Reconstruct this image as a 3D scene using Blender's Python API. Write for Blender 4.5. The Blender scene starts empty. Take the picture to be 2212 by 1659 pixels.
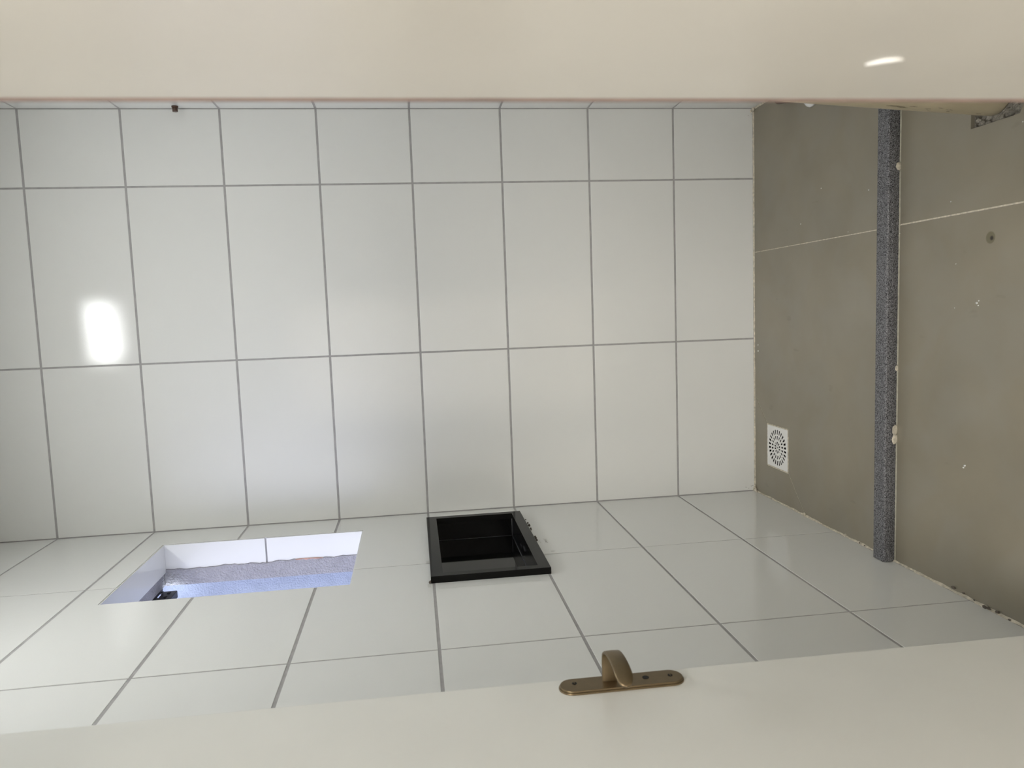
import bpy, bmesh, math, random
from mathutils import Vector, Matrix

random.seed(7)
S = bpy.context.scene
COL = S.collection

# ------------------------------------------------------------------ camera
cam_d = bpy.data.cameras.new('camera')
cam_d.sensor_fit = 'HORIZONTAL'
cam_d.sensor_width = 36.0
cam_d.lens = 36.0 * 1617.97 / 2212.0
cam_d.clip_start = 0.02
cam_d.dof.use_dof = True
cam_d.dof.focus_distance = 2.55
cam_d.dof.aperture_fstop = 8.5
cam = bpy.data.objects.new('camera', cam_d)
COL.objects.link(cam)
# the photograph was taken with the phone on its side: image right is "down" in the room
cam.matrix_world = Matrix((
    (-0.035595989570572376, 0.9947828155909865, 0.09560374119960538, 0.7284483731),
    (-0.13228942951620415, 0.09013216577389238, -0.9871047054548898, -2.7292484512),
    (-0.9905717704259338, -0.047784333183345795, 0.12839090753419435, 1.2990766338),
    (0, 0, 0, 1)))
S.camera = cam

# ------------------------------------------------------------------ sky and exposure
W = bpy.data.worlds.new('sky')
S.world = W
W.use_nodes = True
bg = W.node_tree.nodes['Background']
bg.inputs['Color'].default_value = (0.70, 0.73, 0.95, 1)
bg.inputs['Strength'].default_value = 2.75
S.view_settings.view_transform = 'Standard'
S.view_settings.look = 'None'
S.view_settings.exposure = 0.11
S.view_settings.gamma = 1.0
S.view_settings.use_curve_mapping = False

LAMP = 20.5          # bathroom ceiling lamp radiance
HALL_FILL = 39.0           # radiance of the unseen lamp added in the hall

# ------------------------------------------------------------------ materials
def mat(name, color, rough=0.5, metal=0.0, spec=0.5, coat=0.0, noise=None, bump=None,
        speck=None, vary=0.0, coat_rough=0.05):
    """noise=(scale, amount, detail): colour mottling; bump=(scale, strength, distance);
    speck=(scale, dark, light): fine granite-like grain; vary: random value per object"""
    m = bpy.data.materials.new(name)
    m.use_nodes = True
    nt = m.node_tree
    N, L = nt.nodes, nt.links
    b = N['Principled BSDF']
    b.inputs['Base Color'].default_value = (*color, 1)
    b.inputs['Roughness'].default_value = rough
    b.inputs['Metallic'].default_value = metal
    b.inputs['Specular IOR Level'].default_value = spec
    b.inputs['Coat Weight'].default_value = coat
    b.inputs['Coat Roughness'].default_value = coat_rough
    geo = N.new('ShaderNodeNewGeometry')
    cur = None
    if noise:
        sc, amt, det = noise
        nz = N.new('ShaderNodeTexNoise')
        nz.inputs['Scale'].default_value = sc
        nz.inputs['Detail'].default_value = det
        L.new(geo.outputs['Position'], nz.inputs['Vector'])
        rp = N.new('ShaderNodeMapRange')
        rp.inputs['From Min'].default_value = 0.3
        rp.inputs['From Max'].default_value = 0.7
        rp.inputs['To Min'].default_value = 1 - amt
        rp.inputs['To Max'].default_value = 1 + amt
        L.new(nz.outputs['Fac'], rp.inputs['Value'])
        mx = N.new('ShaderNodeVectorMath'); mx.operation = 'SCALE'
        mx.inputs[0].default_value = color
        L.new(rp.outputs['Result'], mx.inputs['Scale'])
        cur = mx.outputs['Vector']
    if speck:
        sc, dark, light = speck
        vz = N.new('ShaderNodeTexVoronoi')
        vz.inputs['Scale'].default_value = sc
        L.new(geo.outputs['Position'], vz.inputs['Vector'])
        cr = N.new('ShaderNodeValToRGB')
        cr.color_ramp.elements[0].position = 0.25
        cr.color_ramp.elements[0].color = (*dark, 1)
        cr.color_ramp.elements[1].position = 0.75
        cr.color_ramp.elements[1].color = (*light, 1)
        sep = N.new('ShaderNodeSeparateColor')
        L.new(vz.outputs['Color'], sep.inputs['Color'])
        L.new(sep.outputs['Red'], cr.inputs['Fac'])
        cur = cr.outputs['Color']
    if vary:
        oi = N.new('ShaderNodeObjectInfo')
        rp = N.new('ShaderNodeMapRange')
        rp.inputs['To Min'].default_value = 1 - vary
        rp.inputs['To Max'].default_value = 1 + vary
        L.new(oi.outputs['Random'], rp.inputs['Value'])
        mx = N.new('ShaderNodeVectorMath'); mx.operation = 'SCALE'
        if cur is None:
            mx.inputs[0].default_value = color
        else:
            L.new(cur, mx.inputs[0])
        L.new(rp.outputs['Result'], mx.inputs['Scale'])
        cur = mx.outputs['Vector']
    if cur is not None:
        L.new(cur, b.inputs['Base Color'])
    if bump:
        sc, st, di = bump
        nb = N.new('ShaderNodeTexNoise')
        nb.inputs['Scale'].default_value = sc
        nb.inputs['Detail'].default_value = 3
        L.new(geo.outputs['Position'], nb.inputs['Vector'])
        bp = N.new('ShaderNodeBump')
        bp.inputs['Strength'].default_value = st
        bp.inputs['Distance'].default_value = di
        L.new(nb.outputs['Fac'], bp.inputs['Height'])
        L.new(bp.outputs['Normal'], b.inputs['Normal'])
    return m

def emit(name, color, strength):
    m = bpy.data.materials.new(name)
    m.use_nodes = True
    b = m.node_tree.nodes['Principled BSDF']
    b.inputs['Base Color'].default_value = (0.8, 0.8, 0.8, 1)
    b.inputs['Emission Color'].default_value = (*color, 1)
    b.inputs['Emission Strength'].default_value = strength
    return m

M = {}
M['tile'] = mat('white_glazed_ceramic', (0.865, 0.872, 0.85), rough=0.05, vary=0.01, bump=(300, 0.19, 0.0006))
M['grout'] = mat('grey_wall_grout', (0.43, 0.42, 0.42), rough=0.9, noise=(40, 0.10, 3))
M['cream_grout'] = mat('cream_floor_grout', (0.60, 0.55, 0.45), rough=0.9, noise=(90, 0.28, 4), bump=(300, 0.4, 0.001))
M['line_grout'] = mat('dull_olive_grout', (0.44, 0.42, 0.34), rough=0.9, noise=(90, 0.2, 4))
M['brick'] = mat('pink_brick', (0.55, 0.34, 0.28), rough=0.9, noise=(80, 0.2, 4))
M['plaster'] = mat('rough_white_plaster', (0.40, 0.395, 0.42), rough=0.95, noise=(30, 0.08, 4), bump=(150, 1.0, 0.006))
M['outer_plaster'] = mat('pale_blue_stucco', (0.42, 0.475, 0.58), rough=0.8, noise=(25, 0.06, 4), bump=(170, 0.9, 0.005))
M['paint'] = mat('cream_gloss_paint', (0.60, 0.583, 0.54), rough=0.2, noise=(9, 0.02, 3))
M['door_paint'] = mat('white_gloss_paint', (0.86, 0.86, 0.82), rough=0.25, noise=(7, 0.012, 3))
M['edge_brown'] = mat('dull_brown', (0.21, 0.15, 0.13), rough=0.7, noise=(30, 0.2, 3))
M['wall_paint'] = mat('white_wall_paint', (0.85, 0.84, 0.81), rough=0.8)
M['ceiling_paint'] = mat('white_ceiling_paint', (0.88, 0.88, 0.865), rough=0.9)
M['granite'] = mat('grey_granite', (0.1, 0.1, 0.1), rough=0.6, speck=(760, (0.012, 0.012, 0.015), (0.25, 0.25, 0.265)))
M['black'] = mat('black_polished_stone', (0.004, 0.004, 0.004), rough=0.04, spec=0.2)
M['black_rim'] = mat('black_polished_rim', (0.010, 0.010, 0.0095), rough=0.08, spec=0.09)
M['scratched'] = mat('black_scratched_stone', (0.008, 0.008, 0.009), rough=0.16, spec=0.6, bump=(90, 0.25, 0.002))
M['sealant'] = mat('grey_sealant', (0.09, 0.09, 0.095), rough=0.4)
M['bronze'] = mat('aged_bronze', (0.205, 0.155, 0.092), rough=0.40, metal=0.9, noise=(60, 0.06, 3))
M['dark_hole'] = mat('dark_hole', (0.008, 0.007, 0.006), rough=0.8)
M['white_plastic'] = mat('white_plastic', (0.80, 0.80, 0.78), rough=0.35)
M['cream_plastic'] = mat('cream_scuffed_plastic', (0.50, 0.44, 0.31), rough=0.5, noise=(16, 0.10, 5))
M['brown_plastic'] = mat('brown_plastic', (0.095, 0.052, 0.035), rough=0.45)
M['black_plastic'] = mat('black_plastic', (0.012, 0.012, 0.014), rough=0.4)
M['mortar'] = mat('grey_mortar', (0.26, 0.24, 0.205), rough=0.95, noise=(60, 0.35, 5), bump=(120, 1.0, 0.008))
M['dirt'] = mat('dark_dirt', (0.13, 0.11, 0.09), rough=0.9)
M['smudge'] = mat('grey_cement_smudge', (0.64, 0.64, 0.61), rough=0.8)
M['mark'] = mat('brown_scuff', (0.17, 0.14, 0.10), rough=0.8)
M['hall_floor'] = mat('beige_hall_floor', (0.42, 0.37, 0.30), rough=0.4)
M['ground'] = mat('yard_concrete', (0.4, 0.4, 0.4), rough=0.9)
M['lamp'] = emit('bathroom_lamp_diffuser', (0.985, 1.0, 0.985), LAMP)
M['hall_fill'] = emit('hall_fill_diffuser', (1.0, 0.96, 0.90), HALL_FILL)
M['led'] = emit('led_window', (0.85, 0.92, 1.0), 22.0)

def scratch_streaks(m, scale, mapping, color, lo, hi):
    nt = m.node_tree; N, L = nt.nodes, nt.links
    b = N['Principled BSDF']
    geo = [n for n in N if n.type == 'NEW_GEOMETRY'][0]
    mp = N.new('ShaderNodeMapping'); mp.inputs['Scale'].default_value = mapping
    nz = N.new('ShaderNodeTexNoise'); nz.inputs['Scale'].default_value = scale; nz.inputs['Detail'].default_value = 6
    L.new(geo.outputs['Position'], mp.inputs['Vector']); L.new(mp.outputs['Vector'], nz.inputs['Vector'])
    r = N.new('ShaderNodeMapRange'); r.inputs['From Min'].default_value = lo; r.inputs['From Max'].default_value = hi
    L.new(nz.outputs['Fac'], r.inputs['Value'])
    x = N.new('ShaderNodeMix'); x.data_type = 'RGBA'
    L.new(r.outputs['Result'], x.inputs['Factor'])
    x.inputs['A'].default_value = b.inputs['Base Color'].default_value; x.inputs['B'].default_value = (*color, 1)
    L.new(x.outputs['Result'], b.inputs['Base Color'])
scratch_streaks(M['scratched'], 60, (0.5, 0.25, 1.0), (0.10, 0.10, 0.11), 0.60, 0.70)

def lamp_glow(m, strength, spots):
    nt = m.node_tree; N, L = nt.nodes, nt.links
    b = N['Principled BSDF']
    geo = N.new('ShaderNodeNewGeometry')
    tot = None
    for (x, y) in spots:
        sub = N.new('ShaderNodeVectorMath'); sub.operation = 'DISTANCE'; sub.inputs[1].default_value = (x, y, 2.776)
        L.new(geo.outputs['Position'], sub.inputs[0])
        r = N.new('ShaderNodeMapRange'); r.interpolation_type = 'SMOOTHSTEP'
        r.inputs['From Min'].default_value = 0.0; r.inputs['From Max'].default_value = 0.21
        r.inputs['To Min'].default_value = 1.35 * strength; r.inputs['To Max'].default_value = 0.27 * strength
        L.new(sub.outputs['Value'], r.inputs['Value'])
        if tot is None: tot = r.outputs['Result']
        else:
            a = N.new('ShaderNodeMath'); a.operation = 'ADD'
            L.new(tot, a.inputs[0]); L.new(r.outputs['Result'], a.inputs[1]); tot = a.outputs[0]
    L.new(tot, b.inputs['Emission Strength'])
lamp_glow(M['lamp'], LAMP, [(0.625, -1.16), (0.775, -1.10)])

def floor_material():
    m = mat('polished_cement_porcelain', (0.250, 0.222, 0.168), rough=0.34, noise=(4.5, 0.075, 7), bump=(35, 0.05, 0.001))
    nt = m.node_tree; N, L = nt.nodes, nt.links
    b = N['Principled BSDF']
    src = b.inputs['Base Color'].links[0].from_socket
    geo = [n for n in N if n.type == 'NEW_GEOMETRY'][0]
    # cloudy cool / warm drift of the porcelain print
    n2 = N.new('ShaderNodeTexNoise'); n2.inputs['Scale'].default_value = 5.5; n2.inputs['Detail'].default_value = 5
    n2.inputs['Distortion'].default_value = 0.6
    L.new(geo.outputs['Position'], n2.inputs['Vector'])
    rp = N.new('ShaderNodeMapRange'); rp.inputs['From Min'].default_value = 0.42; rp.inputs['From Max'].default_value = 0.68
    L.new(n2.outputs['Fac'], rp.inputs['Value'])
    cool = N.new('ShaderNodeMix'); cool.data_type = 'RGBA'
    sc = N.new('ShaderNodeMath'); sc.operation = 'MULTIPLY'; sc.inputs[1].default_value = 0.30
    L.new(rp.outputs['Result'], sc.inputs[0]); L.new(sc.outputs[0], cool.inputs['Factor'])
    L.new(src, cool.inputs['A']); cool.inputs['B'].default_value = (0.275, 0.265, 0.235, 1)
    cur = cool.outputs['Result']
    # small dark scratches
    wv = N.new('ShaderNodeTexNoise'); wv.inputs['Scale'].default_value = 26; wv.inputs['Detail'].default_value = 2
    mp = N.new('ShaderNodeMapping'); mp.inputs['Scale'].default_value = (1.0, 0.35, 1.0); mp.inputs['Rotation'].default_value = (0, 0, 0.5)
    L.new(geo.outputs['Position'], mp.inputs['Vector']); L.new(mp.outputs['Vector'], wv.inputs['Vector'])
    r2 = N.new('ShaderNodeMapRange'); r2.inputs['From Min'].default_value = 0.70; r2.inputs['From Max'].default_value = 0.78; r2.inputs['To Max'].default_value = 0.28
    L.new(wv.outputs['Fac'], r2.inputs['Value'])
    dk = N.new('ShaderNodeMix'); dk.data_type = 'RGBA'
    L.new(r2.outputs['Result'], dk.inputs['Factor']); L.new(cur, dk.inputs['A']); dk.inputs['B'].default_value = (0.12, 0.11, 0.09, 1)
    cur = dk.outputs['Result']
    # the round burn mark with a dark core on the outer floor
    def spot(cx, cy, r0, r1, color, amount, cur):
        sub = N.new('ShaderNodeVectorMath'); sub.operation = 'SUBTRACT'; sub.inputs[1].default_value = (cx, cy, 0)
        L.new(geo.outputs['Position'], sub.inputs[0])
        ml = N.new('ShaderNodeVectorMath'); ml.operation = 'MULTIPLY'; ml.inputs[1].default_value = (1, 1, 0)
        L.new(sub.outputs['Vector'], ml.inputs[0])
        ln = N.new('ShaderNodeVectorMath'); ln.operation = 'LENGTH'
        L.new(ml.outputs['Vector'], ln.inputs[0])
        r = N.new('ShaderNodeMapRange'); r.inputs['From Min'].default_value = r0; r.inputs['From Max'].default_value = r1
        r.inputs['To Min'].default_value = amount; r.inputs['To Max'].default_value = 0.0
        L.new(ln.outputs['Value'], r.inputs['Value'])
        x = N.new('ShaderNodeMix'); x.data_type = 'RGBA'
        L.new(r.outputs['Result'], x.inputs['Factor']); L.new(cur, x.inputs['A']); x.inputs['B'].default_value = (*color, 1)
        return x.outputs['Result']
    cur = spot(0.857, -1.178, 0.0120, 0.0150, (0.120, 0.105, 0.055), 0.75, cur)
    cur = spot(0.8555, -1.1815, 0.0030, 0.0065, (0.02, 0.013, 0.01), 0.98, cur)
    L.new(cur, b.inputs['Base Color'])
    return m
M['floor'] = floor_material()

# ------------------------------------------------------------------ helpers
def link(name, mesh, m, parent=None, loc=None, smooth=False):
    o = bpy.data.objects.new(name, mesh)
    COL.objects.link(o)
    if m is not None and not mesh.materials:
        mesh.materials.append(m)
    if loc is not None:
        o.location = loc
    if parent is not None:
        o.parent = parent
    if smooth:
        for p in mesh.polygons:
            p.use_smooth = True
    return o

def finish(name, bm, m, parent=None, loc=(0, 0, 0), smooth=False):
    bmesh.ops.recalc_face_normals(bm, faces=bm.faces)
    me = bpy.data.meshes.new(name)
    bm.to_mesh(me); bm.free()
    return link(name, me, m, parent, loc, smooth)

def empty(name, loc=(0, 0, 0)):
    o = bpy.data.objects.new(name, None)
    o.empty_display_size = 0.05
    o.location = loc
    COL.objects.link(o)
    return o

def tag(o, label=None, cat=None, kind=None, group=None):
    if label: o['label'] = label
    if cat: o['category'] = cat
    if kind: o['kind'] = kind
    if group: o['group'] = group
    return o

def box_bm(bm, lo, hi, bevel=0.0, seg=1):
    lo, hi = Vector(lo), Vector(hi)
    r = bmesh.ops.create_cube(bm, size=1.0)
    vs = r['verts']
    for v in vs:
        v.co = Vector((lo.x + (v.co.x + .5) * (hi.x - lo.x), lo.y + (v.co.y + .5) * (hi.y - lo.y), lo.z + (v.co.z + .5) * (hi.z - lo.z)))
    if bevel:
        es = list({e for v in vs for e in v.link_edges})
        bmesh.ops.bevel(bm, geom=es, offset=bevel, segments=seg, affect='EDGES', profile=0.5)

def box(name, lo, hi, m, parent=None, bevel=0.0, seg=1):
    c = (Vector(lo) + Vector(hi)) / 2
    bm = bmesh.new()
    box_bm(bm, Vector(lo) - c, Vector(hi) - c, bevel, seg)
    return finish(name, bm, m, parent, c)

# frames: (u, v, w) -> world; w points out of the surface into the room
FR = {
    'back': lambda u, v, w: Vector((u, -w, v)),
    'left': lambda u, v, w: Vector((w, u, v)),
    'right': lambda u, v, w: Vector((1.452 - w, -u, v)),
    'front': lambda u, v, w: Vector((-u, -2.302 + w, v)),
    'floor': lambda u, v, w: Vector((u, v, w)),
}

def poly_plate(name, pts, frame, m, parent=None, thick=0.005, top=0.0, gap=0.0, bevel=0.0, holes=None):
    """a flat piece with the outline pts (u, v counter-clockwise), front at w=top, thick deep;
    gap: how far each edge is drawn in (half a joint)"""
    n = len(pts)
    P = [Vector(p) for p in pts]
    Q = []
    for i in range(n):
        a, b, c = P[i - 1], P[i], P[(i + 1) % n]
        d1 = (b - a).normalized(); d2 = (c - b).normalized()
        n1 = Vector((-d1.y, d1.x)); n2 = Vector((-d2.y, d2.x))
        g1 = gap[i - 1] if isinstance(gap, (list, tuple)) else gap
        g2 = gap[i] if isinstance(gap, (list, tuple)) else gap
        det = n1.x * n2.y - n1.y * n2.x
        if abs(det) < 1e-6:
            Q.append(b + n1 * g1)
        else:
            Q.append(b + Vector((g1 * n2.y - g2 * n1.y, n1.x * g2 - n2.x * g1)) / det)
    ctr2 = sum(Q, Vector((0, 0))) / n
    f = FR[frame]
    c = f(ctr2.x, ctr2.y, top)
    bm = bmesh.new()
    vs = [bm.verts.new(f(q.x, q.y, top) - c) for q in Q]
    face = bm.faces.new(vs)
    r = bmesh.ops.extrude_face_region(bm, geom=[face])
    ev = [e for e in r['geom'] if isinstance(e, bmesh.types.BMVert)]
    off = f(0, 0, -thick) - f(0, 0, 0)
    # the extruded copy becomes the back
    for v in ev:
        v.co += off
    front = [e for e in bm.edges if all(v in vs for v in e.verts)]
    if bevel:
        bmesh.ops.bevel(bm, geom=front, offset=bevel, segments=1, affect='EDGES', profile=0.5)
    return finish(name, bm, m, parent, c)

def rect_plate(name, us, vs, holes, frame, m, parent=None, thick=0.005, top=0.0, bevel=0.0, kind=None):
    """rectangle us x vs with rectangular holes (u0, u1, v0, v1)"""
    U = sorted({us[0], us[1], *[x for h in holes for x in h[:2] if us[0] < x < us[1]]})
    V = sorted({vs[0], vs[1], *[x for h in holes for x in h[2:] if vs[0] < x < vs[1]]})
    f = FR[frame]
    c = f((us[0] + us[1]) / 2, (vs[0] + vs[1]) / 2, top)
    bm = bmesh.new()
    vt = {}
    def gv(i, j):
        if (i, j) not in vt:
            vt[i, j] = bm.verts.new(f(U[i], V[j], top) - c)
        return vt[i, j]
    faces = []
    for i in range(len(U) - 1):
        for j in range(len(V) - 1):
            mu, mv = (U[i] + U[i + 1]) / 2, (V[j] + V[j + 1]) / 2
            if any(h[0] < mu < h[1] and h[2] < mv < h[3] for h in holes):
                continue
            faces.append(bm.faces.new([gv(i, j), gv(i + 1, j), gv(i + 1, j + 1), gv(i, j + 1)]))
    if not faces:
        bm.free(); return None
    orig = set(bm.verts)
    r = bmesh.ops.extrude_face_region(bm, geom=faces)
    ev = [e for e in r['geom'] if isinstance(e, bmesh.types.BMVert)]
    off = f(0, 0, -thick) - f(0, 0, 0)
    for v in ev:
        v.co += off
    if bevel:
        es = []
        evs = set(ev)
        for e in bm.edges:
            if all(v not in evs for v in e.verts) and len(e.link_faces) == 2:
                a, b = [fc.normal for fc in e.link_faces]
                e.link_faces[0].normal_update(); e.link_faces[1].normal_update()
                if abs(e.link_faces[0].normal.dot(e.link_faces[1].normal)) < 0.5:
                    es.append(e)
        bmesh.ops.bevel(bm, geom=es, offset=bevel, segments=1, affect='EDGES', profile=0.5)
    return finish(name, bm, m, parent, c)

def stadium(name, length, width, thick, m, parent, loc, bevel=0.0015, seg=20):
    """rounded plate lying in the Y-Z plane, long in Z, facing +X"""
    bm = bmesh.new()
    r = width / 2; h = length / 2 - r
    vs = []
    for k in range(seg + 1):
        a = math.pi * k / seg
        vs.append(bm.verts.new((0, r * math.cos(a), h + r * math.sin(a))))
    for k in range(seg + 1):
        a = math.pi + math.pi * k / seg
        vs.append(bm.verts.new((0, r * math.cos(a), -h + r * math.sin(a))))
    fc = bm.faces.new(vs)
    bm.normal_update()
    rr = bmesh.ops.extrude_face_region(bm, geom=[fc])
    ev = [e for e in rr['geom'] if isinstance(e, bmesh.types.BMVert)]
    for v in ev:
        v.co.x += thick
    es = [e for e in bm.edges if all(v in ev for v in e.verts)]
    bmesh.ops.bevel(bm, geom=es, offset=bevel, segments=3, affect='EDGES', profile=0.5)
    return finish(name, bm, m, parent, loc)

def tube_bm(bm, path, radii, seg=24, cap=True):
    rings = []
    for i, p in enumerate(path):
        p = Vector(p)
        t = (Vector(path[min(i + 1, len(path) - 1)]) - Vector(path[max(i - 1, 0)])).normalized()
        a = t.orthogonal().normalized() if i == 0 else (rings_axis - t * rings_axis.dot(t)).normalized()
        rings_axis = a
        b = t.cross(a)
        r = radii[i] if isinstance(radii, (list, tuple)) else radii
        rings.append([bm.verts.new(p + (a * math.cos(2 * math.pi * k / seg) + b * math.sin(2 * math.pi * k / seg)) * r) for k in range(seg)])
    for i in range(len(rings) - 1):
        for k in range(seg):
            bm.faces.new([rings[i][k], rings[i][(k + 1) % seg], rings[i + 1][(k + 1) % seg], rings[i + 1][k]])
    if cap:
        bm.faces.new(list(reversed(rings[0])))
        bm.faces.new(rings[-1])

def tube(name, path, radii, m, parent=None, seg=24, smooth=True, cap=True):
    c = Vector(path[0])
    bm = bmesh.new()
    tube_bm(bm, [Vector(p) - c for p in path], radii, seg, cap)
    o = finish(name, bm, m, parent, c, smooth)
    if smooth:
        for p in o.data.polygons:
            if len(p.vertices) > 4:
                p.use_smooth = False
    return o

def blob(name, loc, r, m, parent=None, squash=(1, 1, 0.3), rough=0.3, sub=2):
    bm = bmesh.new()
    bmesh.ops.create_icosphere(bm, subdivisions=sub, radius=1.0)
    for v in bm.verts:
        k = 1 + random.uniform(-rough, rough)
        v.co = Vector((v.co.x * r * squash[0], v.co.y * r * squash[1], v.co.z * r * squash[2])) * k
    return finish(name, bm, m, parent, loc, True)

# ------------------------------------------------------------------ room shell
H = 2.80
Z = [0.0, 0.3122, 0.6326, 0.9530, 1.2735, 1.5939, 1.9143, 2.2348, 2.5552, H]
GV, GH = 0.0062, 0.0072         # joint widths: upright joints, level joints
DEP = 0.0008                    # how far the grout lies behind the tile faces
WIN = (-0.690, -0.163, 1.500, 2.155)     # y0, y1, z0, z1
NIC = (-0.722, -0.138, 0.961, 1.268)     # hole behind the niche rim
BEV = 0.0006

floor = rect_plate('floor', (-0.0, 1.452), (-2.47, 0.0), [(0.122, 0.281, -0.260, -0.1005), (1.1075, 1.27, -1.285, -1.1080)],
                   'floor', M['cream_grout'], thick=0.05, top=-0.0012)
tag(floor, kind='structure')

wall_back = rect_plate('wall_back', (-0.14, 1.592), (-0.05, H), [], 'back', M['grout'], thick=0.12, top=-DEP)
tag(wall_back, kind='structure')
wall_left = rect_plate('wall_left', (-2.47, DEP), (-0.05, H), [(WIN[0], WIN[1], WIN[2], WIN[3] + 0.012), NIC], 'left', M['grout'], thick=0.14 - DEP, top=-DEP)
tag(wall_left, kind='structure')
wall_right = rect_plate('wall_right', (-DEP, 2.47), (-0.05, H), [], 'right', M['grout'], thick=0.12, top=-DEP)
tag(wall_right, kind='structure')
wall_front = rect_plate('wall_front', (-1.452, 0.0), (0, H), [(-0.886, -0.105, -1, 2.14)], 'front', M['wall_paint'], thick=0.168, top=0.0)
tag(wall_front, kind='structure')
ceiling = box('ceiling', (-0.14, -2.47, H), (1.592, 0.12, H + 0.1), M['ceiling_paint'])
tag(ceiling, kind='structure')

# give the slabs their origin at the room's origin, so that their pieces can be placed in room coordinates
for o in (floor, wall_back, wall_left, wall_right):
    o.data.transform(Matrix.Translation(o.location))
    o.location = (0, 0, 0)

# wall tiles, each an object of its own
def tiles(parent, frame, us, holes, gv, first=0.002, last=0.002):
    for i in range(len(us) - 1):
        for j in range(len(Z) - 1):
            a = us[i] + (first if i == 0 else gv / 2)
            b = us[i + 1] - (last if i == len(us) - 2 else gv / 2)
            c = Z[j] + (0.004 if j == 0 else GH / 2)
            d = Z[j + 1] - (0.0 if j == len(Z) - 2 else GH / 2)
            rect_plate('tile', (a, b), (c, d), holes, frame, M['tile'], parent, thick=0.0035, bevel=BEV)

tiles(wall_back, 'back', [0.0, 0.5947, 1.1947, 1.452], [], GV, 0.003, 0.002)
tiles(wall_left, 'left', [-2.30, -1.725, -1.1447, -0.5652, 0.0], [WIN, NIC], 0.0050, 0.0, 0.002)
tiles(wall_right, 'right', [0.0, 0.36, 0.96, 1.56, 2.16, 2.30], [], GV, 0.002, 0.0)

# floor tiles: large cement-look slabs, one cut on the diagonal through the drain
def ftile(pts, gap):
    return poly_plate('floor_tile', pts, 'floor', M['floor'], floor, thick=0.012, top=0.0, gap=gap, bevel=0.0004)
g = 0.0014
ftile([(0, 0), (0, -0.377), (0.1205, -0.2620), (0.1205, -0.0990), (0.2820, -0.0990), (0.380, 0)], [0.003, g, 0.0, 0.0, g, 0.003])
ftile([(0, -0.377), (0, -0.862), (0.9205, -0.862), (0.9205, 0), (0.380, 0), (0.2820, -0.0990), (0.2820, -0.2620), (0.1205, -0.2620)],
      [0.003, g, g, 0.003, g, 0.0, 0.0, g])
ftile([(0.9205, 0), (0.9205, -0.862), (1.452, -0.862), (1.452, 0)], [g, g, 0.002, 0.003])
g2 = 0.0019
ftile([(0, -0.8600), (0, -1.66), (0.9225, -1.66), (0.9225, -0.8600)], [0.003, g2, g2, 0.0004])
ftile([(0.9225, -0.8600), (0.9225, -1.66), (1.452, -1.66), (1.452, -1.30), (1.245, -1.30), (1.134, -1.264), (1.1103, -1.251), (1.1095, -1.228), (1.1106, -1.1095), (1.452, -1.1095), (1.452, -0.8600)],
      [g2, g2, 0.002, 0, 0, 0, 0, 0, 0, 0.002, 0.0004])
ftile([(0, -1.66), (0, -2.302), (0.9225, -2.302), (0.9225, -1.66)], [0.003, g2, g2, g2])
ftile([(0.9225, -1.66), (0.9225, -2.302), (1.452, -2.302), (1.452, -1.66)], [g2, g2, 0.002, g2])

# irregular grout bead where the walls meet the floor
def bead(name, p0, p1, nrm, parent, m, base=0.004, amp=0.35, step=0.012, hs=1.0):
    p0, p1, nrm = Vector(p0), Vector(p1), Vector(nrm)
    n = max(2, int((p1 - p0).length / step))
    bm = bmesh.new()
    prev = None
    drift = 0.0
    for i in range(n + 1):
        p = p0.lerp(p1, i / n)
        drift = 0.7 * drift + random.uniform(-1, 1) * 0.5
        w = max(0.0018, base * (1 + amp * drift)); h = hs * max(0.0018, base * (1 + amp * random.uniform(-1, 1)))
        cur = [bm.verts.new(q) for q in (p + Vector((0, 0, h)), p + nrm * w * 0.62 + Vector((0, 0, h * 0.5)), p + nrm * w, p)]
        if prev:
            for k in range(4):
                bm.faces.new([prev[k], prev[(k + 1) % 4], cur[(k + 1) % 4], cur[k]])
        prev = cur
    return finish(name, bm, m, parent)

bead('grout_bead', (0.0005, 0, 0), (0.0005, -2.30, 0), (1, 0, 0), floor, M['cream_grout'], 0.0046, 0.5)
bead('grout_bead', (0, -0.0005, 0), (1.45, -0.0005, 0), (0, -1, 0), floor, M['cream_grout'], 0.0042, 0.30)
bead('grout_bead', (1.4515, 0, 0), (1.4515, -2.30, 0), (-1, 0, 0), floor, M['cream_grout'], 0.0045, 0.35)
# corner lumps of grout with dark pits
for (x, y, z, r) in [(0.006, -0.006, 0.004, 0.011), (0.004, -0.02, 0.006, 0.008), (0.02, -0.004, 0.003, 0.006),
                     (1.446, -0.006, 0.004, 0.010), (1.44, -0.004, 0.012, 0.006), (0.004, -0.378, 0.003, 0.008), (0.004, -0.62, 0.002, 0.006)]:
    blob('grout_lump', (x, y, z), r, M['cream_grout'], floor, (0.9, 0.9, 0.6), 0.18)
for (x, y, z, r) in [(0.012, -0.012, 0.009, 0.0022), (0.009, -0.028, 0.007, 0.0030), (0.022, -0.004, 0.012, 0.0017), (0.012, -0.0035, 0.028, 0.0015),
                     (0.02, -0.0035, 0.018, 0.0018), (0.016, -0.0035, 0.040, 0.0018), (0.012, -1.092, 0.005, 0.006), (0.010, -1.125, 0.004, 0.0045),
                     (0.007, -1.160, 0.004, 0.003), (0.004, -1.196, 0.006, 0.006), (0.005, -1.206, 0.005, 0.006), (0.006, -1.232, 0.004, 0.0055),
                     (0.003, -1.268, 0.005, 0.0035), (0.005, -0.70, 0.006, 0.003), (0.005, -0.725, 0.006, 0.0025), (1.43, -0.003, 0.010, 0.0022), (1.425, -0.003, 0.022, 0.0016)]:
    blob('dirt_pit', (x, y, z), r * 0.8, M['dirt'], floor, (0.8, 1.5, 0.7), 0.25, 1)
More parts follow.
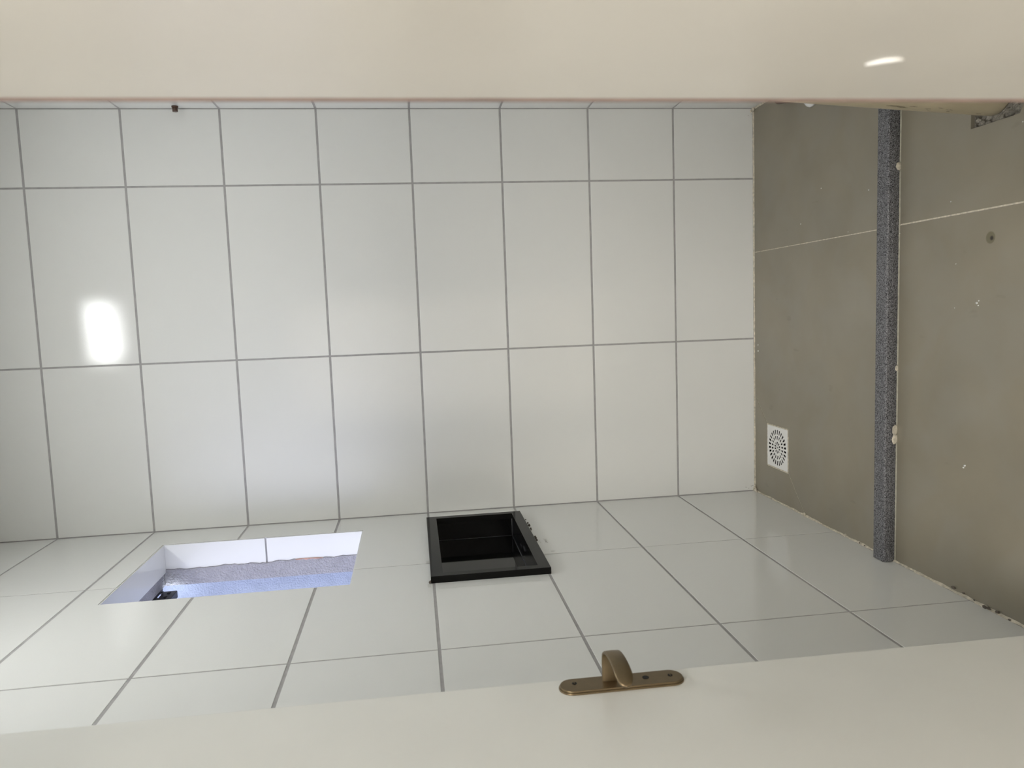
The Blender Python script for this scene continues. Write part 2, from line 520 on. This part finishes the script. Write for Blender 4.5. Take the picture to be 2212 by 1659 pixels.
# paint flecks and chips on the floor
for (x, y, r) in [(0.9857, -0.3455, 0.0030), (0.5708, -0.030, 0.0042), (0.5479, -0.030, 0.0052), (0.7104, -1.1411, 0.0042), (0.716, -1.147, 0.0028), (0.705, -1.146, 0.0024),
                  (0.3224, -1.1146, 0.0042), (0.317, -1.110, 0.0034), (0.8054, -1.071, 0.0016), (1.036, -0.72, 0.0030), (1.082, -0.47, 0.0026),
                  (1.09, -1.26, 0.0022), (0.955, -1.05, 0.0020), (0.93, -0.62, 0.0018), (0.70, -1.07, 0.0017), (0.90, -0.86, 0.0018)]:
    blob('paint_fleck', (x, y, 0.0003), r, M['white_plastic'], floor, (0.7, 1.0, 0.18), 0.25, 1)

# ------------------------------------------------------------------ kerb across the floor
prof = [(-0.806, 0.0), (-0.806, 0.0285), (-0.8105, 0.0335), (-0.8150, 0.0345), (-0.8510, 0.0345), (-0.8555, 0.0335), (-0.8580, 0.0305), (-0.8590, 0.0175), (-0.8585, 0.0155), (-0.8555, 0.0)]
bm = bmesh.new()
A = [bm.verts.new((0.0012, y, z)) for y, z in prof]
B = [bm.verts.new((1.4505, y, z)) for y, z in prof]
for k in range(len(prof)):
    bm.faces.new([A[k], A[(k + 1) % len(prof)], B[(k + 1) % len(prof)], B[k]])
bm.faces.new(A); bm.faces.new(list(reversed(B)))
for v in bm.verts:
    v.co -= Vector((0.72, -0.83, 0))
kerb = finish('shower_kerb', bm, M['granite'], None, (0.72, -0.83, 0.0002))
tag(kerb, 'low speckled grey granite kerb running across the cement-look floor between shower and doorway', 'kerb')
bead('grout_line', (0.0, -0.8562, 0.0), (1.452, -0.8562, 0.0), (0, -1, 0), floor, M['line_grout'], 0.0043, 0.14, 0.012, 0.25)
chip = blob('chip', (0.905, -0.8135, 0.0330), 0.0042, M['dark_hole'], None, (1.6, 0.8, 0.45), 0.3, 1)
chip.parent = kerb; chip.matrix_parent_inverse = Matrix.Translation(-kerb.location)
for (x, h) in [(1.075, 0.010), (0.54, 0.007), (0.37, 0.012), (0.345, 0.012)]:
    blob('grout_lump', (x, -0.8595, h * 0.4), h, M['cream_grout'], floor, (1.2, 0.10, 0.8), 0.2)

# ------------------------------------------------------------------ window opening
window = empty('window_1', (0.0, (WIN[0] + WIN[1]) / 2, WIN[2]))
tag(window, kind='structure')
def wpart(name, lo, hi, m, bevel=0.0):
    o = box(name, lo, hi, m, None, bevel)
    o.parent = window
    o.matrix_parent_inverse = Matrix.Translation(-window.location)
    return o
y0, y1, z0, z1 = WIN
TX = -0.0875
t = 0.004
zm = 1.8245
# reveal tiles: far jamb (two pieces), near jamb, head, sill
wpart('reveal_tile', (TX, y1 - t, z0 + 0.002), (-0.002, y1 + 0.002, zm - 0.0028), M['tile'], 0.0008)
wpart('reveal_tile', (TX, y1 - t, zm + 0.0028), (-0.002, y1 + 0.002, z1 - t), M['tile'], 0.0008)
wpart('reveal_tile', (TX, y0 - 0.002, z0 + 0.002), (-0.002, y0 + t, zm - 0.003), M['tile'], 0.0008)
wpart('reveal_tile', (TX, y0 - 0.002, zm + 0.003), (-0.002, y0 + t, z1 - t), M['tile'], 0.0008)
wpart('reveal_tile', (TX - 0.008, y0, z1 - t), (-0.002, y1, z1 + 0.011), M['tile'], 0.0008)
wpart('reveal_tile', (TX, y0, z0 - 0.002), (-0.002, y1, z0 + t - 0.001), M['tile'], 0.0008)
# rough plaster behind the tiles, with a ragged edge lapping over them
def ragged(name, along, fixed, sign, x_in, x_out, a0, a1, m):
    """plaster strip; along='z' on a jamb (fixed = y) or along='y' on the head (fixed = z)"""
    bm = bmesh.new()
    n = 64
    prev = None
    d = 0.0
    for i in range(n + 1):
        s = a0 + (a1 - a0) * i / n
        d = 0.6 * d + random.uniform(-1, 1) * 0.0022
        xe = x_in + d + 0.002 * math.sin(i * 0.31)
        row = []
        for (x, o) in ((xe + 0.003, 0.0032), (xe, 0.0062 + random.uniform(0, 0.0012)), ((xe + x_out) / 2, 0.0060 + random.uniform(-.0006, .0006)), (x_out, 0.0055), (x_out, -0.003)):
            if along == 'z':
                row.append(bm.verts.new((x, fixed + sign * o, s)))
            else:
                row.append(bm.verts.new((x, s, fixed + sign * o)))
        if prev:
            for k in range(4):
                bm.faces.new([prev[k], prev[k + 1], row[k + 1], row[k]])
        prev = row
    o = finish(name, bm, m, None)
    o.parent = window
    o.matrix_parent_inverse = Matrix.Translation(-window.location)
    return o
ragged('plaster_edge', 'z', y1, -1, TX + 0.002, -0.1405, z0, z1, M['plaster'])
ragged('plaster_edge', 'z', y0, 1, TX + 0.002, -0.1405, z0, z1, M['plaster'])
ragged('plaster_edge', 'y', z1 + 0.0085, -1, TX - 0.004, -0.1405, y0, y1, M['plaster'])
bk = blob('brick_chip', (-0.0845, y1 - 0.0052, 1.690), 0.055, M['brick'], None, (0.075, 0.03, 1.0), 0.12)
bk.parent = window; bk.matrix_parent_inverse = Matrix.Translation(-window.location)
wpart('sill_ledge', (-0.1405, y0, z0 - 0.004), (TX, y1, z0 + 0.004), M['plaster'])

# outside: a stuccoed wall running away from the far jamb, and the yard
wall_outside = box('wall_outside', (-2.2, -0.112, -0.1), (-0.1415, 0.10, 3.4), M['outer_plaster'])
tag(wall_outside, kind='structure')
ground = box('ground', (-6.0, -6.0, -0.35), (-0.15, 4.0, -0.1), M['ground'])
tag(ground, kind='structure')

# small black hinged box under the outer head of the window
fx = empty('hinged_box', (-0.1415, -0.235, 2.170))
tag(fx, 'small black hinged box fixed at the top outer corner of the window opening', 'bracket')
def fpart(name, lo, hi, m, parent=fx, bevel=0.001):
    o = box(name, lo, hi, m, None, bevel)
    o.parent = parent
    o.matrix_parent_inverse = Matrix.Translation(-fx.location)
    return o
fpart('bracket_plate', (-0.1510, -0.284, 2.1585), (-0.1415, -0.188, 2.205), M['black_plastic'])
fpart('box_body', (-0.1740, -0.273, 2.1115), (-0.1500, -0.1935, 2.1545), M['black_plastic'], fx, 0.0015)
for yy in (-0.262, -0.204):
    h = tube('hinge_pin', [(-0.1515, yy - 0.008, 2.1560), (-0.1515, yy + 0.008, 2.1560)], 0.0035, M['black_plastic'], None, 12)
    h.parent = fx; h.matrix_parent_inverse = Matrix.Translation(-fx.location)
for yy in (-0.252, -0.215):
    bm = bmesh.new()
    vs = [bm.verts.new((0, 0.010 * math.cos(a), 0.010 * math.sin(a))) for a in [math.pi * k / 10 for k in range(11)]]
    f_ = bm.faces.new(vs)
    r_ = bmesh.ops.extrude_face_region(bm, geom=[f_])
    for e in r_['geom']:
        if isinstance(e, bmesh.types.BMVert): e.co.x -= 0.002
    o = finish('latch', bm, M['dark_hole'], None, (-0.1492, yy, 2.128))
    o.parent = fx; o.matrix_parent_inverse = Matrix.Translation(-fx.location)
fpart('lamp_lens', (-0.1725, -0.1935, 2.118), (-0.1540, -0.1925, 2.148), M['led'], fx, 0.0)

# ------------------------------------------------------------------ recessed niche
NY0, NY1, NZ0, NZ1, NT = -0.7345, -0.1240, 0.9480, 1.2815, 0.0190
IY0, IY1, IZ0, IZ1 = -0.7080, -0.1510, 0.9815, 1.2475
ND = -0.0610
niche = empty('shower_niche', (0.0, (NY0 + NY1) / 2, NZ0))
tag(niche, 'black polished shower niche set into the white tiled wall below the window', 'niche')
def npart(name, lo, hi, m, bevel=0.0):
    o = box(name, lo, hi, m, None, bevel)
    o.parent = niche
    o.matrix_parent_inverse = Matrix.Translation(-niche.location)
    return o
bm = bmesh.new()
pts_o = [(NY0, NZ0), (NY1, NZ0), (NY1, NZ1), (NY0, NZ1)]
pts_i = [(IY0, IZ0), (IY1, IZ0), (IY1, IZ1), (IY0, IZ1)]
fo = [bm.verts.new((NT, y, z)) for y, z in pts_o]; fi = [bm.verts.new((NT, y, z)) for y, z in pts_i]
bo = [bm.verts.new((0.0002, y, z)) for y, z in pts_o]; bi = [bm.verts.new((0.0002, y, z)) for y, z in pts_i]
for k in range(4):
    j = (k + 1) % 4
    bm.faces.new([fo[k], fo[j], fi[j], fi[k]])
    bm.faces.new([bo[k], bo[j], fo[j], fo[k]])
    bm.faces.new([fi[k], fi[j], bi[j], bi[k]])
    bm.faces.new([bo[j], bo[k], bi[k], bi[j]])
bmesh.ops.recalc_face_normals(bm, faces=bm.faces)
es = [e for e in bm.edges if all(v in fo for v in e.verts) or (any(v in fo for v in e.verts) and any(v in bo for v in e.verts))]
bmesh.ops.bevel(bm, geom=es, offset=0.0014, segments=2, affect='EDGES', profile=0.5)
o = finish('rim', bm, M['black_rim'], None)
o.parent = niche; o.matrix_parent_inverse = Matrix.Translation(-niche.location)
w_ = 0.010
npart('back_panel', (ND - w_, IY0 - w_, IZ0 - w_), (ND, IY1 + w_, IZ1 + w_), M['black'])
npart('side_panel', (ND, IY1, IZ0 - w_), (0.0, IY1 + w_, IZ1 + w_), M['black'])
npart('side_panel', (ND, IY0 - w_, IZ0 - w_), (0.0, IY0, IZ1 + w_), M['black'])
npart('shelf', (ND, IY0, IZ0 - w_), (0.0, IY1, IZ0), M['scratched'])
npart('top_panel', (ND, IY0, IZ1), (0.0, IY1, IZ1 + w_), M['black'])
for (a_, b_) in [((ND + 0.0006, IY0, IZ0 + 0.0006), (ND + 0.0006, IY1, IZ0 + 0.0006)), ((ND + 0.0006, IY1 - 0.0006, IZ0), (ND + 0.0006, IY1 - 0.0006, IZ1)),
                 ((ND, IY1 - 0.0006, IZ0 + 0.0006), (0.0, IY1 - 0.0006, IZ0 + 0.0006))]:
    sl = tube('sealant_line', [a_, b_], 0.0011, M['sealant'], None, 8)
    sl.parent = niche; sl.matrix_parent_inverse = Matrix.Translation(-niche.location)
# crumbs of dark sealant along the lower edge and on the wall near it
for (y, z, r) in [(-0.19, 0.9435, 0.0028), (-0.235, 0.943, 0.0042), (-0.262, 0.9425, 0.0055), (-0.30, 0.9435, 0.0042), (-0.315, 0.944, 0.003),
                  (-0.395, 0.944, 0.004), (-0.41, 0.944, 0.0045), (-0.43, 0.944, 0.004), (-0.7315, 1.283, 0.0055)]:
    b_ = blob('sealant_crumb', (0.004, y, z - (0.006 if z < 1 else 0)), r, M['dirt'], None, (0.8, 1.4, 0.8), 0.3, 1)
    b_.parent = niche; b_.matrix_parent_inverse = Matrix.Translation(-niche.location)
# grey cement smears on the tiles round it
for (lo, hi) in [((0.0002, -0.452, 0.928), (0.0006, -0.418, 0.931)), ((0.0002, -0.450, 0.9115), (0.0006, -0.410, 0.9135)), ((0.0002, -0.452, 0.906), (0.0006, -0.418, 0.910)),
                 ((0.0002, -0.542, 0.902), (0.0006, -0.538, 0.913)), ((0.0002, -0.565, 1.2815), (0.0006, -0.545, 1.2915)), ((0.0002, -0.762, 1.282), (0.0006, -0.735, 1.291)),
                 ((0.0002, -0.780, 0.985), (0.0006, -0.742, 1.262))]:
    s_ = box('cement_smear', lo, hi, M['smudge'] if hi[2] - lo[2] < 0.1 else M['tile'])
    s_.parent = wall_left

# ------------------------------------------------------------------ floor drain
dx0, dx1, dy0, dy1 = 0.1225, 0.2805, -0.2600, -0.1008
dcx, dcy = (dx0 + dx1) / 2, (dy0 + dy1) / 2
drain = empty('floor_drain', (dcx, dcy, -0.001))
tag(drain, 'square white plastic floor drain grate with three rings of slots near the tiled corner', 'drain')
hs = 0.0750
bm = bmesh.new()
def P3(r, a): return bm.verts.new((r * math.cos(a), r * math.sin(a), 0))
def band(r0, r1, n=48):
    a0 = [P3(r0, 2 * math.pi * k / n) for k in range(n)]
    a1 = [P3(r1, 2 * math.pi * k / n) for k in range(n)]
    for k in range(n):
        bm.faces.new([a0[k], a1[k], a1[(k + 1) % n], a0[(k + 1) % n]])
def spokes(r0, r1, n, frac):
    for k in range(n):
        c = 2 * math.pi * (k + 0.5) / n
        h0 = math.pi / n * frac
        # keep spoke width about constant along its length
        h1 = h0 * (0.55 * r0 / r1 + 0.45)
        bm.faces.new([P3(r0, c - h0), P3(r1, c - h1), P3(r1, c + h1), P3(r0, c + h0)])
band(0.0035, 0.0085)
spokes(0.0085, 0.0215, 10, 0.58)
band(0.0215, 0.0300)
spokes(0.0300, 0.0430, 18, 0.56)
band(0.0430, 0.0485)
spokes(0.0485, 0.0655, 26, 0.52)
n = 48
ci = [P3(0.0655, 2 * math.pi * k / n) for k in range(n)]
sq = []
for k in range(n):
    a = 2 * math.pi * k / n
    q = hs / max(abs(math.cos(a)), abs(math.sin(a)))
    sq.append(P3(q, a))
for k in range(n):
    bm.faces.new([ci[k], sq[k], sq[(k + 1) % n], ci[(k + 1) % n]])
for f in bm.faces:
    if f.normal.z < 0: f.normal_flip()
bm.normal_update()
r_ = bmesh.ops.extrude_face_region(bm, geom=list(bm.faces))
for e in r_['geom']:
    if isinstance(e, bmesh.types.BMVert): e.co.z -= 0.0014
grate = finish('grate', bm, M['white_plastic'], drain, (0, 0, 0.0016))
def dpart(name, lo, hi, m):
    o = box(name, lo, hi, m, None, 0.0)
    o.parent = drain; o.matrix_parent_inverse = Matrix.Translation(-drain.location)
    return o
# cream grout frame round the grate
bm = bmesh.new()
for (lo, hi) in [((dx0, dy0, -0.012), (dx1, dcy - hs - 0.0004, 0.0003)), ((dx0, dcy + hs + 0.0004, -0.012), (dx1, dy1, 0.0003)),
                 ((dx0, dcy - hs - 0.0004, -0.012), (dcx - hs - 0.0004, dcy + hs + 0.0004, 0.0003)), ((dcx + hs + 0.0004, dcy - hs - 0.0004, -0.012), (dx1, dcy + hs + 0.0004, 0.0003))]:
    box_bm(bm, Vector(lo) - drain.location, Vector(hi) - drain.location)
finish('grout_frame', bm, M['cream_grout'], drain)
# dark trap below
bm = bmesh.new()
box_bm(bm, (-hs, -hs, -0.048), (hs, hs, -0.046))
for (lo, hi) in [((-hs - .002, -hs - .002, -0.048), (-hs, hs + .002, -0.004)), ((hs, -hs - .002, -0.048), (hs + .002, hs + .002, -0.004)),
                 ((-hs, -hs - .002, -0.048), (hs, -hs, -0.004)), ((-hs, hs, -0.048), (hs, hs + .002, -0.004))]:
    box_bm(bm, lo, hi)
finish('trap', bm, M['black_plastic'], drain)

# ------------------------------------------------------------------ door leaf (open at a right angle) and its handle
PIV = Vector((0.145, -1.608, 1.17))
door = box('door_1', (0.105, -2.296, 0.008), (0.145, -1.608, 2.10), M['door_paint'], None, 0.0015, 2)
tag(door, kind='structure')
handle = empty('lever_handle', (0.145, -1.6387, 1.0014))
handle.parent = door
handle.matrix_parent_inverse = Matrix.Translation(-door.location)
handle['label'] = 'aged bronze lever handle on a long rounded plate'
stadium('handle_plate', 0.199, 0.0435, 0.0026, M['bronze'], handle, (0, 0, 0), 0.0010)
stadium('plate_face', 0.1955, 0.0400, 0.0036, M['bronze'], handle, (0.0022, 0, 0), 0.0012)
def disc(name, r, h, m, y, z, x=0.0058, seg=20):
    bm = bmesh.new()
    bmesh.ops.create_cone(bm, cap_ends=True, segments=seg, radius1=r, radius2=r, depth=h)
    bmesh.ops.rotate(bm, verts=bm.verts, cent=(0, 0, 0), matrix=Matrix.Rotation(math.pi / 2, 3, 'Y'))
    return finish(name, bm, m, handle, (x, y, z))
for (y, z) in [(-1.6345, 1.0758), (-1.6375, 0.9229)]:
    s_ = disc('screw', 0.0038, 0.0010, M['dark_hole'], y + 1.6387, z - 1.0014, 0.0060)
    bm = bmesh.new(); box_bm(bm, (-0.0004, -0.0026, -0.0006), (0.0004, 0.0026, 0.0006))
    finish('screw_slot', bm, M['bronze'], handle, (0.0066, y + 1.6387, z - 1.0014))
disc('keyhole', 0.0052, 0.0010, M['dark_hole'], -1.6372 + 1.6387, 0.9625 - 1.0014, 0.0060, 24)
# flat strap lever: rises from the plate and curls over towards the hinges
def catmull(pts, n):
    out = []
    P = [pts[0]] + pts + [pts[-1]]
    for i in range(1, len(P) - 2):
        for k in range(n):
            t_ = k / n
            p0, p1, p2, p3 = [Vector(q) for q in P[i - 1:i + 3]]
            out.append(0.5 * ((2 * p1) + (-p0 + p2) * t_ + (2 * p0 - 5 * p1 + 4 * p2 - p3) * t_ ** 2 + (-p0 + 3 * p1 - 3 * p2 + p3) * t_ ** 3))
    out.append(Vector(P[-2]))
    return out
path = catmull([(0.1500, -1.6365), (0.1680, -1.6365), (0.1860, -1.6375), (0.1975, -1.6415), (0.2050, -1.6530), (0.2085, -1.6700), (0.2090, -1.6900), (0.2065, -1.7090), (0.2005, -1.7250), (0.1915, -1.7370)], 5)
zc = 1.0199
hw, th = 0.0118, 0.0023
bm = bmesh.new()
prev = None
total = len(path) - 1
org = Vector((0.145, -1.6387, 1.0014))
for i, p in enumerate(path):
    tn = (path[min(i + 1, total)] - path[max(i - 1, 0)]).normalized()
    nn = Vector((-tn.y, tn.x))
    s = i / total
    w = hw
    w *= 1 + 0.10 * s
    if s > 0.84:
        q = (s - 0.84) / 0.16
        w = hw * (1 + 0.10 * s) * max(0.10, math.sqrt(max(0.0, 1 - q * q)))
    row = []
    for (a, b_) in [(-1, -0.55), (-0.86, -1), (0, -1.15), (0.86, -1), (1, -0.55), (1, 0.55), (0.86, 1), (0, 1.25), (-0.86, 1), (-1, 0.55)]:
        q = p + nn * th * b_
        row.append(bm.verts.new(Vector((q.x, q.y, zc + w * a)) - org))
    if prev:
        for k in range(len(row)):
            bm.faces.new([prev[k], prev[(k + 1) % len(row)], row[(k + 1) % len(row)], row[k]])
    else:
        bm.faces.new(row)
    prev = row
bm.faces.new(list(reversed(prev)))
lev = finish('lever', bm, M['bronze'], handle, (0, 0, 0), True)
# hang the door slightly out of plumb, as photographed
bpy.context.view_layer.update()
door.matrix_world = Matrix.Translation(PIV) @ Matrix.Rotation(-0.0080, 4, 'X') @ Matrix.Translation(-PIV) @ door.matrix_world

# ------------------------------------------------------------------ door frame
trim = empty('trim_1', (0.5, -2.385, 0.0))
tag(trim, kind='structure')
def tpart(name, lo, hi, m, bevel=0.0, seg=1):
    o = box(name, lo, hi, m, None, bevel, seg)
    o.parent = trim; o.matrix_parent_inverse = Matrix.Translation(-trim.location)
    return o
tpart('jamb', (0.846, -2.480, 0.0), (0.885, -2.3040, 2.10), M['paint'], 0.0022, 3)
tpart('jamb', (0.106, -2.480, 0.0), (0.1445, -2.3040, 2.10), M['paint'], 0.0022, 3)
tpart('head', (0.106, -2.480, 2.10), (0.885, -2.3040, 2.139), M['paint'], 0.0022, 3)
tpart('brown_edge', (0.8452, -2.3042, 0.0), (0.885, -2.3015, 2.10), M['edge_brown'], 0.0004)  # thin dull brown strip along the far edge of the jamb
# raised white ridge that draws the glint on the jamb
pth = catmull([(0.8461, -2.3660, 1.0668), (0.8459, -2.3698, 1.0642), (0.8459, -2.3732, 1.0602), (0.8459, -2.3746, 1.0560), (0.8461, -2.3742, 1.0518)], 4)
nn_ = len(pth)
dr = tube('glint_ridge', [tuple(p) for p in pth], [0.0005 + 0.0008 * math.sin(math.pi * (i + 0.3) / (nn_ + 0.3)) for i in range(nn_)], M['white_plastic'], None, 10)
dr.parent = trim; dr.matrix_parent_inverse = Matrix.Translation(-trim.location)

# ------------------------------------------------------------------ pipe stub in its mortared cut-out
pipe = empty('drain_pipe', (1.1775, -1.162, -0.021))
tag(pipe, 'scuffed cream plastic pipe leaning out of a mortared hole in the floor', 'pipe')
axis = Vector((0.063, 0.0, 1.0))
base = Vector((1.1775, -1.162, -0.021))
pp = [base + axis * s for s in (0.0, 0.004, 0.2, 0.4, 0.52)]
bm = bmesh.new()
tube_bm(bm, [p - pipe.location for p in pp], [0.0485, 0.050, 0.050, 0.050, 0.050], 48)
po = finish('pipe_body', bm, M['cream_plastic'], pipe, (0, 0, 0), True)
for p in po.data.polygons:
    if len(p.vertices) > 4: p.use_smooth = False
# scuffs: thin smears lying on the pipe's skin
def scuff(zm_, ang, lz, la, m):
    bm = bmesh.new()
    rows = []
    for i in range(6):
        s = i / 5
        z_ = zm_ + (s - .5) * lz
        wd = la * math.sin(math.pi * (0.08 + 0.84 * s)) * random.uniform(0.6, 1.0)
        c0 = base + axis * (z_ - base.z)
        a0_ = ang + random.uniform(-0.02, 0.02)
        rows.append([bm.verts.new(c0 + Vector((math.cos(a) * 0.0503, math.sin(a) * 0.0503, 0)) - pipe.location) for a in (a0_ - wd, a0_ + wd)])
    for i in range(5):
        bm.faces.new([rows[i][0], rows[i][1], rows[i + 1][1], rows[i + 1][0]])
    finish('scuff', bm, m, pipe)
for (z_, a, lz, la) in [(0.232, 3.55, 0.045, 0.045), (0.215, 3.50, 0.028, 0.03), (0.192, 3.62, 0.02, 0.025), (0.155, 3.52, 0.016, 0.02), (0.150, 3.42, 0.012, 0.018), (0.128, 3.66, 0.014, 0.02),
                        (0.105, 3.55, 0.018, 0.022), (0.102, 3.42, 0.010, 0.025), (0.178, 3.32, 0.014, 0.014), (0.135, 3.25, 0.022, 0.012), (0.245, 3.3, 0.016, 0.012), (0.028, 3.40, 0.012, 0.03)]:
    scuff(z_, a - 0.16, lz, la, M['mark'])
# rough mortar packed into the hole
bm = bmesh.new()
nx, ny = 22, 26
gr = [[None] * (ny + 1) for _ in range(nx + 1)]
for i in range(nx + 1):
    for j in range(ny + 1):
        x = 1.1080 + (1.268 - 1.1080) * i / nx
        y = -1.1085 - (1.284 - 1.1085) * j / ny
        z_ = -0.020 + random.uniform(-0.004, 0.004)
        if i < 4: z_ += 0.004 * random.random() + 0.006 * max(0, (j - 9) / 17)
        if j > 15: z_ += 0.009 * (j - 15) / 11
        if j == 1: z_ = -0.042
        if j == 0: z_ = -0.004
        gr[i][j] = bm.verts.new((x, y, min(z_, -0.003)))
for i in range(nx):
    for j in range(ny):
        bm.faces.new([gr[i][j], gr[i][j + 1], gr[i + 1][j + 1], gr[i + 1][j]])
finish('mortar_patch', bm, M['mortar'], floor)
for (x, y, r) in [(1.119, -1.127, 0.008), (1.128, -1.118, 0.007), (1.116, -1.149, 0.006), (1.118, -1.186, 0.007), (1.120, -1.215, 0.008), (1.126, -1.232, 0.010), (1.140, -1.246, 0.011), (1.118, -1.243, 0.006), (1.132, -1.254, 0.007)]:
    blob('mortar_lump', (x, y, -0.013), r, M['mortar'], floor, (0.8, 1.2, 0.7), 0.28)

# white domed cap and brown pipe offcut lying by the right-hand wall
bm = bmesh.new()
prof_c = [(0.0, 0.021), (0.015, 0.0205), (0.030, 0.0182), (0.041, 0.0135), (0.0475, 0.007), (0.049, 0.0)]
rings = []
for (r, z_) in prof_c:
    rings.append([bm.verts.new((r * math.cos(2 * math.pi * k / 28), r * math.sin(2 * math.pi * k / 28), z_)) for k in range(28)] if r > 0 else [bm.verts.new((0, 0, z_))])
for k in range(28):
    bm.faces.new([rings[0][0], rings[1][k], rings[1][(k + 1) % 28]])
for i in range(1, len(rings) - 1):
    for k in range(28):
        bm.faces.new([rings[i][k], rings[i + 1][k], rings[i + 1][(k + 1) % 28], rings[i][(k + 1) % 28]])
bm.faces.new(list(reversed(rings[-1])))
cap = finish('plastic_cap', bm, M['white_plastic'], None, (1.394, -0.417, 0.0003), True)
tag(cap, 'small glossy white domed cap lying on the shower floor by the door frame edge', 'cap')
off = tube('pipe_offcut', [(1.3555, -0.492, 0.0165), (1.3170, -0.632, 0.0165)], 0.016, M['brown_plastic'], None, 20)
tag(off, 'dark brown pipe offcut lying between the small white cap and the kerb', 'pipe')
off2 = tube('pipe_offcut', [(1.4225, -0.225, 0.0165), (1.3990, -0.335, 0.0165)], 0.016, M['brown_plastic'], None, 20)
tag(off2, 'dark brown pipe offcut lying between the small white cap and the far tiled wall', 'pipe')

# brown shower outlet stub high in the right-hand wall
out = empty('shower_outlet', (1.452, -0.030, 2.0485))
tag(out, 'small brown plastic water outlet stub sticking out of the tiled wall near the top', 'pipe')
o = tube('stub', [(1.4519, -0.030, 2.0485), (1.434, -0.030, 2.0485)], 0.0085, M['brown_plastic'], None, 20)
o.parent = out; o.matrix_parent_inverse = Matrix.Translation(-out.location)
o = tube('collar', [(1.4519, -0.030, 2.0485), (1.447, -0.030, 2.0485)], 0.0108, M['brown_plastic'], None, 20)
o.parent = out; o.matrix_parent_inverse = Matrix.Translation(-out.location)

# ------------------------------------------------------------------ bathroom ceiling lamp (seen mirrored in the tiles)
cl = empty('ceiling_light', (0.70, -1.12, H))
tag(cl, 'flat rectangular white ceiling light mirrored in the glossy wall tiles', 'light')
def cpart(parent, name, lo, hi, m):
    o = box(name, lo, hi, m, None, 0.001)
    o.parent = parent; o.matrix_parent_inverse = Matrix.Translation(-parent.location)
    return o
cpart(cl, 'frame', (0.545, -1.360, H - 0.022), (0.855, -0.910, H - 0.0005), M['white_plastic'])
cpart(cl, 'diffuser', (0.560, -1.345, H - 0.024), (0.840, -0.925, H - 0.0215), M['lamp'])

# ------------------------------------------------------------------ the hall the photographer stands in
hx0, hx1, hy0, hy1, hh = -0.9, 2.4, -5.2, -2.47, 2.7
o = box('floor_hall', (hx0, hy0, -0.05), (hx1, hy1, -0.0005), M['hall_floor']); tag(o, kind='structure')
o = box('ceiling_hall', (hx0, hy0, hh), (hx1, hy1, hh + 0.1), M['ceiling_paint']); tag(o, kind='structure')
o = box('wall_hall_left', (hx0 - 0.1, hy0, 0), (hx0, hy1, hh), M['wall_paint']); tag(o, kind='structure')
o = box('wall_hall_right', (hx1, hy0, 0), (hx1 + 0.1, hy1, hh), M['wall_paint']); tag(o, kind='structure')
o = box('wall_hall_rear', (hx0, hy0 - 0.1, 0), (hx1, hy0, hh), M['wall_paint']); tag(o, kind='structure')
o = box('wall_hall_near', (hx0, hy1, 0), (-0.14, hy1 + 0.12, hh), M['wall_paint']); tag(o, kind='structure')
o = box('wall_hall_side', (1.592, hy1, 0), (hx1, hy1 + 0.12, hh), M['wall_paint']); tag(o, kind='structure')
hl = empty('hall_fill_light', (0.5, -3.9, hh))  # added lamp out of view, assumed for the light on door and frame
tag(hl, 'unseen square fill light added in the hall outside the bathroom door', 'light')
cpart(hl, 'frame', (0.08, -4.32, hh - 0.022), (0.92, -3.48, hh - 0.0005), M['white_plastic'])
cpart(hl, 'diffuser', (0.10, -4.30, hh - 0.024), (0.90, -3.50, hh - 0.0215), M['hall_fill'])
